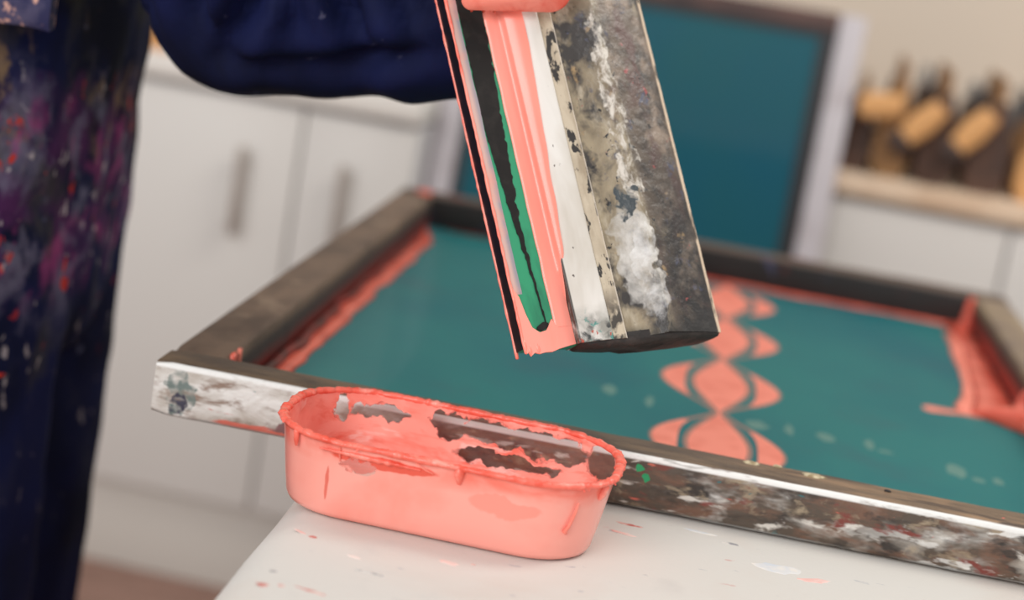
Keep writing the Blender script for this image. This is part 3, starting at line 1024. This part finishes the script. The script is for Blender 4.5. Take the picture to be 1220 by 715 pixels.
# coral ink wiped along the blade, over the edge of the clamp plate
def band(prof_fn, z0, z1, mat, name, nz=70):
    rings = []
    for i in range(nz + 1):
        z = z0 + (z1 - z0) * i / nz
        rings.append([(x, y, z + SHEAR(y) * max(0, 1 - z / .05)) for x, y in prof_fn(z)])
    return link_mesh(name, loft_bm(rings), mat, sq, smooth=True, auto=60)


def coral_prof(z):
    jl = .0007 * noise.noise(Vector((z * 60, 1, 1)))
    jr = .0006 * noise.noise(Vector((z * 50, 5, 1)))
    wz = max(0.0004, .0120 * min(1, max(0, (z - .012)) / .19)) + jr * (1 if z > .02 else .2)
    y1 = .0373 + max(wz, .0004)
    tp = .0110 + (y1 - .0374) * .22
    k = min(1, max(0, (z - .028) / .03))           # near the lower end the ink stops short of the clamp plate
    mx = lambda p: (.0062 + (p[0] - .0062) * k, .0366 + (p[1] - .0366) * k) if k < 1 else p
    return [(.0049, .0246 + jl), (.0058, .0250 + jl), (.0062, .0275), (.0062, .0335), mx((.0070, .0355)), mx((.0100, .0363)), mx((.0118, .0370)),
            mx((tp + .0008, y1 - .0004)), mx((tp - .0006, y1)), mx((.0095, .0374)), (.0049, .0369)]


band(coral_prof, .012, .30, M_ink_band, 'ink_band')


def low_prof(z):
    return [(.0049, .0008), (.0060, .0014), (.0062, .010), (.0062, .036), (.0049, .0370)]


def flat_patch(name, outline, mat, x0, h):
    """thin patch on the blade face; outline in (y along profile, z along length)"""
    c = sum((Vector(p) for p in outline), Vector((0, 0))) / len(outline)
    rings = []
    for s, x in ((1.0, x0), (.985, x0 + h)):
        rings.append([(x, c.x + (y - c.x) * s, c.y + (z - c.y) * s + SHEAR(y) * max(0, 1 - z / .05)) for y, z in outline])
    return link_mesh(name, loft_bm(rings), mat, sq)


# pool of coral ink across the lower end of the blade, with ragged drips
rr = random.Random(3)
top = [(.0370, .013), (.0300, .012), (.0255, .0135), (.0235, .0175), (.0215, .0150), (.0180, .0105), (.0130, .0095), (.0085, .0130), (.0060, .022), (.0040, .034), (.0006, .040)]
bot = [(.0006, -.0040), (.0020, -.0030), (.0040, -.0052), (.0065, -.0034), (.0100, -.0044), (.014, -.0036), (.019, -.0036), (.025, -.0018), (.031, -.0006), (.0370, .0004)]
flat_patch('ink_pool', [(y, z) for y, z in (bot + top)], M_ink_band, .0048, .0012)
for y, z, l in ((.0035, -.003, .0036), (.0095, -.0028, .0028), (.0006, .001, .006)):
    b_ = bmesh.new()
    tube_bm([(.0050, y, z + .004), (.0054, y, z), (.0054, y, z - l * .6)], [.0012, .0014, .0007], 8, b_)
    link_mesh('ink_drip', b_, M_ink, sq, smooth=True)

# beads of coral along both edges of the blade tip
for x, rad, z1, m_ in ((-.0084, .0012, .33, M_ink), (.0052, .0010, .33, M_ink)):
    pts, rd_ = [], []
    for i in range(90):
        z = -.003 + (z1 + .003) * i / 89
        pts.append((x, .0003 + .0003 * noise.noise(Vector((z * 120, x * 900, 1))), z))
        rd_.append(rad * (1 + .5 * noise.noise(Vector((z * 200, x * 500, 4)))))
    b_ = bmesh.new()
    tube_bm(pts, rd_, 8, b_)
    link_mesh('ink_bead', b_, m_, sq, smooth=True)

# thin strip with a blurred reflection painted in, then the ragged black residue on the green rubber
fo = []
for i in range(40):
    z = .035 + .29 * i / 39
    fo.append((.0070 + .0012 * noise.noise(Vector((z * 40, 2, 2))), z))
flat_patch('sheen_strip', [(.0008, .035)] + fo + [(.0008, .325)], M_sheen, .00495, .0003)
bo_r, bo_l = [], []
for i in range(150):
    z = .012 + .315 * i / 149
    k = noise.noise(Vector((z * 130, 3, 3))) * .0016 + noise.noise(Vector((z * 420, 3, 8))) * .0012
    if z < .088:
        t = (z - .012) / .076
        cc = .0195 - .005 * t
        wv = .0004 + .0022 * t ** 2 + .0008 * max(0, noise.noise(Vector((z * 300, 6, 3))))
        bo_r.append((cc + wv * .9 + k * .5, z)); bo_l.append((cc - wv + k * .4, z))
    else:
        t = min(1, (z - .088) / .12)
        bo_r.append((.0175 + .0068 * t + k, z)); bo_l.append((.0120 - .0045 * min(1, t * 2.2) + k * .4, z))
bm = bmesh.new()
rings = []
for (a, z), (b, _) in zip(bo_l, bo_r):
    s = SHEAR(a) * max(0, 1 - z / .05)
    rings.append([(.0050, a, z + s), (.00545, a, z + s), (.00545, b, z + s), (.0050, b, z + s)])
link_mesh('black_residue', loft_bm(rings), M_blackink, sq)
flat_patch('black_residue', [(.0115, .0115), (.0150, .0102), (.0195, .0125), (.0205, .0150), (.0170, .0160), (.0125, .0135)], M_blackink, .0050, .0014)
# hardened black crust over the lower end of the clamp and grip
ec = [(.0085, .0390), (.0115, .0500), (.0135, .0590), (.0145, .0690), (.0205, .0930), (.0215, .0990), (.0180, .118), (.0140, .134), (.0095, .1415), (0, .1428), (-.0095, .1410), (-.0140, .134), (-.0180, .118), (-.0215, .0990), (-.0205, .0930), (-.0145, .0690), (-.0125, .0590), (-.0105, .0500), (-.0095, .0390), (0, .0385)]
rings = []
for k, (sc_, dz) in enumerate(((1.0, .004), (1.0, -.0004), (.97, -.0018), (.80, -.0034), (.4, -.0040))):
    ring = []
    for x, y in ec:
        jz = .0022 * noise.noise(Vector((x * 70, y * 60, 9))) + (.0030 * math.exp(-((y - .072) / .007) ** 2))
        yc_ = .100 + (y - .100) * sc_
        ring.append((x * sc_, yc_, SHEAR(yc_) + dz - (abs(jz) * (k / 4) if k > 0 else 0)))
    rings.append(ring)
link_mesh('ink_crust', loft_bm(rings), M_crust, sq, smooth=True, auto=60)

# ------------------------------------------------------------------ ink scraper drawn across the blade (top edge of the picture)
sc = empty('ink_scraper')
hd = (U * .78 + Nn * .62).normalized()
wd = (A * math.cos(R(30)) - U * math.sin(R(30)))
wd = (wd - hd * wd.dot(hd)).normalized()
td = wd.cross(hd)
if td.dot(Nn) < 0:
    td = -td
SCM = Matrix((wd, wd.cross(hd) * -1 if False else hd.cross(wd), hd)).transposed().to_4x4()
SCM.translation = AN + A * .0425 + Nn * .0190 + U * .2240
sc.matrix_world = SCM
tag(sc, 'coral ink-covered plastic scraper at the top of the green blade', 'scraper')


def plate_outline(hw, h, r):
    pts = []
    for cx_, cz_, a0 in ((-hw + r * .4, r * .4, 180), (hw - r, r, 270)):
        rr_ = r * .4 if a0 == 180 else r
        for i in range(9):
            t = R(a0 + 90 * i / 8)
            pts.append((cx_ + rr_ * math.cos(t), cz_ + rr_ * math.sin(t)))
    for cx_, cz_, a0 in ((hw - .008, h - .008, 0), (-hw + .008, h - .008, 90)):
        for i in range(5):
            t = R(a0 + 90 * i / 4)
            pts.append((cx_ + .008 * math.cos(t), cz_ + .008 * math.sin(t)))
    return pts


po = plate_outline(.034, .10, .013)
M_scr = material('scraper_plastic', srgb(226, 120, 100), rough=.3)
link_mesh('blade_plate', loft_bm([[(x, y, z) for x, z in po] for y in (-.0013, .0013)]), M_scr, sc)
rings = []
for s, y in ((1.02, -.0034), (1.06, -.002), (1.07, 0), (1.06, .002), (1.02, .0034)):
    ring = []
    for x, z in po:
        zz = min(z, .062)
        k = .0012 * noise.noise(Vector((x * 90, y * 90, zz * 90)))
        ring.append((x * s, y + k * .5, .02 + (zz - .02) * s + (k * 1.2 if x < 0.01 else 0)))
    rings.append(ring)
link_mesh('ink_coat', loft_bm(rings), M_ink, sc, smooth=True, auto=70)
for x in (-.030, -.022, -.015):
    b_ = bmesh.new()
    tube_bm([(x, 0, .003), (x + .001, .001, -.001), (x + .001, .001, -.003)], [.003, .002, .001], 8, b_)
    link_mesh('ink_drip', b_, M_ink_deep, sc, smooth=True)

# ------------------------------------------------------------------ person in navy coveralls standing left of the table
PX, PY = -0.446, 1.46
pr = empty('person', (PX, PY, 0))
tag(pr, 'person in paint-stained navy coveralls holding the squeegee over the screen', 'person')
off = Vector((PX, PY, 0))
S = lambda t, y, u: (AN + Nn * t + A * y + U * u) - off          # squeegee coordinates -> person coordinates
Wp = lambda x, y, z: Vector((x, y, z)) - off
Wb = lambda x, y, z: Vector((x - .034, y, z)) - off      # trunk, legs and head

M_skin = material('skin', srgb(206, 158, 134), [dict(c=srgb(192, 136, 114), scale=18, lo=.45, hi=.7)], rough=.5)
M_hair = material('hair_brown', srgb(66, 48, 38), [dict(c=srgb(44, 32, 27), scale=60, lo=.4, hi=.6, vec=(1, 1, .2))], rough=.5)
M_shoe = material('work_shoe', srgb(48, 44, 44), rough=.5)

sh_r, sh_l = Wp(-.41, 1.38, 1.42), Wp(-.41, 1.75, 1.42)
el_r = Wp(-.228, 1.392, 1.140)
wr_r = S(-.075, .085, .235)
el_l = Wp(-.20, 1.76, 1.22)
palm_l = Wp(-.055, 1.285, 1.305)
wr_l = Wp(-.075, 1.37, 1.315)
bm = bmesh.new()
# trunk, neck, head
tube_bm([Wb(-.42, 1.565, .92), Wb(-.42, 1.565, 1.05), Wb(-.42, 1.565, 1.25), Wb(-.42, 1.565, 1.40), Wb(-.42, 1.565, 1.46)],
        [(.08, .14), (.085, .14), (.10, .15), (.09, .15), (.06, .08)], 20, bm)
tube_bm([Wb(-.42, 1.565, 1.44), Wb(-.405, 1.565, 1.56)], [.056, .054], 16, bm)
tube_bm([Wb(-.388, 1.565, 1.535), Wb(-.392, 1.565, 1.58), Wb(-.400, 1.565, 1.635), Wb(-.405, 1.565, 1.69)],
        [(.062, .050), (.085, .066), (.098, .074), (.082, .066)], 20, bm)
tube_bm([Wb(-.312, 1.565, 1.632), Wb(-.292, 1.565, 1.602)], [.009, .014], 10, bm)       # nose
tube_bm([Wb(-.312, 1.545, 1.573), Wb(-.308, 1.565, 1.572), Wb(-.312, 1.585, 1.573)], [.007, .009, .007], 8, bm)   # lips
tube_bm([Wb(-.330, 1.565, 1.542), Wb(-.320, 1.565, 1.538)], [.020, .016], 10, bm)       # chin
for s in (-1, 1):
    tube_bm([Wb(-.40, 1.565 + s * .074, 1.60), Wb(-.405, 1.565 + s * .082, 1.635)], [(.018, .008), (.020, .008)], 10, bm)   # ears
    tube_bm([Wb(-.313, 1.565 + s * .014, 1.652), Wb(-.313, 1.565 + s * .048, 1.652)], [.010, .009], 8, bm)   # brow
# legs
for s, y in ((-1, 1.475), (1, 1.655)):
    tube_bm([Wb(-.42, y, .92), Wb(-.415, y, .70), Wb(-.41, y, .50), Wb(-.42, y, .32), Wb(-.43, y, .08)], [.066, .060, .050, .050, .038], 16, bm)
    tube_bm([Wb(-.44, y, .05), Wb(-.34, y, .035), Wb(-.29, y, .03)], [(.045, .04), (.035, .042), (.022, .036)], 12, bm)


def arm(sh, el, wr):
    m1, m2 = sh.lerp(el, .5), el.lerp(wr, .35)
    tube_bm([sh, m1, el], [.052, .045, .032], 14, bm)
    tube_bm([el, m2, wr], [.029, .029, .026], 14, bm)


arm(sh_r, el_r, wr_r)
arm(sh_l, el_l, wr_l)
# right hand: palm behind the grip, four fingers over its outer edge, thumb against the near side
tube_bm([wr_r, S(-.052, .105, .262), S(-.042, .120, .290), S(-.040, .126, .305)], [(.026, .020), (.038, .015), (.040, .014), (.034, .013)], 14, bm)
for u, ln in ((.262, .80), (.283, .95), (.304, 1.0), (.324, .92)):
    k = ln
    tube_bm([S(-.040, .120, u), S(-.034, .146, u + .004), S(-.010, .1575, u + .006), S(.012 * k, .152, u + .006), S(.027 * k, .134, u + .005)],
            [.0105, .0098, .0092, .0088, .0072], 10, bm)
tube_bm([S(-.048, .100, .265), S(-.040, .076, .290), S(-.030, .068, .312), S(-.024, .067, .330)], [.014, .012, .0105, .008], 10, bm)
# left hand: closes on the top of the scraper
SP = lambda x, y, z: (SCM @ Vector((x, y, z))) - off
pc = SP(0.0, .030, .125)
tube_bm([wr_l, wr_l.lerp(pc, .6), pc], [(.027, .020), (.036, .016), (.036, .015)], 14, bm)
for x, ln in ((-.030, .9), (-.011, 1.0), (.009, 1.0), (.028, .82)):
    tube_bm([SP(x, .030, .122), SP(x, .022, .105), SP(x, .014, .090), SP(x, .0115, .090 - .018 * ln)], [.0105, .0098, .009, .0072], 10, bm)
tube_bm([SP(.020, .018, .140), SP(.024, -.012, .125), SP(.016, -.0125, .100), SP(.010, -.0115, .082)], [.013, .0118, .0105, .008], 10, bm)
body = link_mesh('body', bm, M_skin, pr)
remesh(body, .0050, 3)
body['label'] = 'body with hands gripping squeegee and scraper'

# hair and eyes
bm = bmesh.new()
tube_bm([Wb(-.442, 1.565, 1.55), Wb(-.440, 1.565, 1.62), Wb(-.425, 1.565, 1.69), Wb(-.405, 1.565, 1.722)], [(.055, .066), (.078, .080), (.090, .080), (.070, .062)], 18, bm)
hair = link_mesh('hair', bm, M_hair, pr, smooth=True)
M_eye = material('eye_white', srgb(232, 228, 222), rough=.2)
for s in (-1, 1):
    bm = bmesh.new()
    bmesh.ops.create_uvsphere(bm, u_segments=12, v_segments=8, radius=.0115, matrix=Matrix.Translation(Wb(-.3165, 1.565 + s * .031, 1.632)))
    e = link_mesh('eye', bm, M_eye, pr, smooth=True)
    bm = bmesh.new()
    bmesh.ops.create_uvsphere(bm, u_segments=10, v_segments=6, radius=.0055, matrix=Matrix.Translation(Wb(-.3098, 1.565 + s * .031, 1.632)))
    link_mesh('iris', bm, M_hair, e, smooth=True)

# shoes
for y in (1.475, 1.655):
    bm = bmesh.new()
    tube_bm([Wb(-.478, y, .050), Wb(-.42, y, .060), Wb(-.34, y, .046), Wb(-.275, y, .036)], [(.046, .042), (.054, .045), (.040, .050), (.030, .040)], 14, bm)
    sh_ = link_mesh('shoe', bm, M_shoe, pr, smooth=True)
    box('sole', (-.564 - PX, -.279 - PX, y - .05 - PY, y + .05 - PY, .004, .018), M_tape, sh_, .006)

# coveralls: one cloth surface, wide legs and sleeves, with folds
bm = bmesh.new()
tube_bm([Wb(-.425, 1.565, .84), Wb(-.425, 1.565, .96), Wb(-.425, 1.565, 1.08), Wb(-.425, 1.565, 1.25), Wb(-.43, 1.565, 1.40), Wb(-.43, 1.565, 1.45)],
        [(.102, .190), (.107, .195), (.114, .185), (.128, .185), (.112, .175), (.085, .11)], 28, bm)
for s, y in ((-1, 1.475), (1, 1.655)):
    tube_bm([Wb(-.424, y, .98), Wb(-.424, y, .80), Wb(-.424, y, .60), Wb(-.424, y, .40), Wb(-.430, y, .20), Wb(-.435, y, .085)],
            [(.096, .110), (.094, .105), (.096, .10), (.094, .09), (.094, .085), (.09, .08)], 24, bm)
# right sleeve hangs in a pouch below the elbow
tube_bm([sh_r + Vector((0, 0, .02)), Wp(-.306, 1.375, 1.30), Wp(-.246, 1.385, 1.170), Wp(-.222, 1.385, 1.130)], [.085, .088, .085, .080], 22, bm)
cuff_r = wr_r.lerp(el_r, .16)
tube_bm([Wp(-.232, 1.385, 1.126), Wp(-.18, 1.382, 1.129), Wp(-.12, 1.38, 1.137), el_r.lerp(wr_r, .72) + Vector((0, 0, -.004)), cuff_r], [.0785, .073, .070, .062, .052], 22, bm)
tube_bm([sh_l + Vector((0, 0, .02)), sh_l.lerp(el_l, .5), el_l], [.085, .08, .072], 20, bm)
tube_bm([el_l, el_l.lerp(wr_l, .5), el_l.lerp(wr_l, .86)], [.072, .062, .048], 20, bm)

SPL = lambda c, sc_, lo, hi, off_, zm=None, amt=1, vec=(1, 1, .7), extra=(): dict(c=srgb(*c), scale=sc_, lo=lo, hi=hi, off=off_, vec=vec, amt=amt, detail=5, mask=([('z', zm[0], zm[1]), ('z', zm[2], zm[3])] if zm else []) + list(extra))
leg_only = ('x', .115, .105)
THI = (.84, .89, 1.04, .99)
M_navy = material('navy_cotton', srgb(20, 27, 68), [
    SPL((10, 14, 32), 9, .40, .62, (0, 0, 0), amt=.8),
    SPL((10, 12, 22), 11, .38, .56, (3, 1, 2), (.93, .99, 3, 2.9), amt=.85, extra=[leg_only]),
    SPL((84, 42, 88), 20, .44, .60, (5, 1, 3), THI, .85, extra=[leg_only]),
    SPL((116, 112, 134), 32, .52, .66, (1, 8, 3), (.80, .88, 1.06, 1.0), .75, extra=[leg_only]),
    SPL((150, 62, 116), 34, .54, .66, (11, 8, 3), THI, .8, extra=[leg_only]),
    SPL((130, 108, 86), 36, .57, .68, (15, 2, 8), (.95, .99, 1.09, 1.05), .7, extra=[leg_only]),
    SPL((70, 68, 62), 24, .54, .68, (6, 21, 8), (.60, .9, 1.5, 1.4), .55, extra=[leg_only]),
    SPL((190, 52, 36), 52, .645, .68, (2, 14, 6), (.76, .86, 1.05, 1.0), .9, extra=[leg_only]),
    SPL((200, 190, 192), 70, .63, .69, (8, 4, 16), (.60, .86, 1.06, 1.0), .75, extra=[leg_only]),
    SPL((110, 112, 140), 60, .69, .75, (18, 4, 6), None, .5),
    dict(c=srgb(226, 96, 62), mask=[('ell', (.082, -.10, .665), (.0045, .05, .005), .006, 90)]),
    dict(c=srgb(206, 60, 38), mask=[('ell', (.057, -.10, .795), (.007, .05, .004), .006, 90)]),
    dict(c=srgb(166, 36, 28), mask=[('ell', (.072, -.10, .962), (.007, .05, .011), .014, 90)]),
    dict(c=srgb(120, 98, 76), scale=90, lo=.38, hi=.6, mask=[('ell', (.034, -.10, 1.030), (.010, .05, .034), .024, 60)], amt=.8),
    dict(c=srgb(62, 62, 60), mask=[('ell', (.098, -.06, 1.045), (.008, .07, .014), .012, 50)], amt=.6),
], rough=.8, bump=.15, bump_scale=420, spec=.15)
cv = link_mesh('coveralls', bm, M_navy, pr)
remesh(cv, .0068, 8)
me = cv.data
CREASES = [((-.205, 1.160), (-.237, 1.078), .020, .0065), ((-.262, 1.150), (-.250, 1.082), .014, .008), ((-.165, 1.165), (-.1355, 1.106), .014, .006),
           ((-.236, 1.076), (-.172, 1.086), .008, .005), ((-.170, 1.084), (-.080, 1.112), .012, .006), ((-.197, 1.150), (-.180, 1.106), .010, .005), ((-.120, 1.160), (-.094, 1.118), .010, .005)]


def crease(x, z):
    d_ = 0.0
    for (x0, z0), (x1, z1), dep, wid in CREASES:
        dep, wid = dep * 1.3, wid * 1.35
        ux, uz = x1 - x0, z1 - z0
        L2 = ux * ux + uz * uz
        t_ = max(0, min(1, ((x - x0) * ux + (z - z0) * uz) / L2))
        ds = math.hypot(x - x0 - ux * t_, z - z0 - uz * t_)
        tap = math.sin(math.pi * min(1, max(0, t_ * .8 + .12)))
        d_ += tap * (-dep * math.exp(-(ds / wid) ** 2) + dep * .35 * math.exp(-((ds - wid * 2.3) / (wid * 1.2)) ** 2))
    return d_
src_co = [v.co.copy() for v in me.vertices]
src_no = [v.normal.copy() for v in me.vertices]
new_co = []
for p, n in zip(src_co, src_no):
    wz = p + off
    d = 0.0
    if wz.x > -.30 and wz.z > 1.0:
        # sleeve: slanting folds that gather at the elbow
        q = (wz.x * 1.0 + (wz.z - 1.1) * 0.75)
        ph = q * 115 + 2.6 * noise.noise(wz * 8) + 1.4
        d += (.013 - .034 * (1 - abs(math.sin(ph * .5))) ** 3) * max(0.05, min(1, (wz.z - 1.085) / .05)) - .004
        d = d * .45 + .004 * noise.noise(Vector((wz.x * 22, wz.y * 12, wz.z * 16)))
        if n.y < .2:
            d = max(d + crease(wz.x, wz.z), -.022)
    else:
        # legs and hip: long hanging folds
        d += .0065 * noise.noise(Vector((wz.x * 34, wz.y * 26, wz.z * 4.5)))
        d += .0030 * noise.noise(wz * 24)
        # deep crease down the outer side below the pocket
        cx_ = (wz.x + .452 + .055 * (1.06 - wz.z))
        if wz.y < 1.45 and wz.z > .72:
            d -= .020 * math.exp(-(cx_ / .010) ** 2) * min(1, (wz.z - .72) / .2)
    new_co.extend(p + n * d)
me.vertices.foreach_set('co', new_co)
me.update()
cv['label'] = 'navy cotton coveralls stiff with splashes of paint'

# pocket flap on the hip
rings = []
for i in range(15):
    t = i / 14
    x = -.475 + .106 * t
    yb = 1.372 - .006 * math.sin(math.pi * t)
    zl = 1.0815 - .006 * t + .0015 * math.sin(9 * t)
    ring = []
    for dy, z in ((0, zl), (-.012, zl - .002), (-.017, zl + .004), (-.017, 1.13), (0, 1.145)):
        ring.append(Wp(x, yb + dy, z))
    rings.append(ring)
M_flap = material('pocket_cloth', srgb(40, 42, 84), [
    SPL((90, 86, 116), 30, .5, .62, (5, 1, 3), amt=.7), SPL((150, 50, 80), 50, .6, .66, (8, 1, 3), amt=.8),
    SPL((226, 176, 160), 70, .56, .62, (1, 1, 9), None, 1, extra=[('x', .004, .008)])], rough=.7)
fl_ = link_mesh('pocket_flap', loft_bm(rings), M_flap, pr, smooth=True, auto=50)
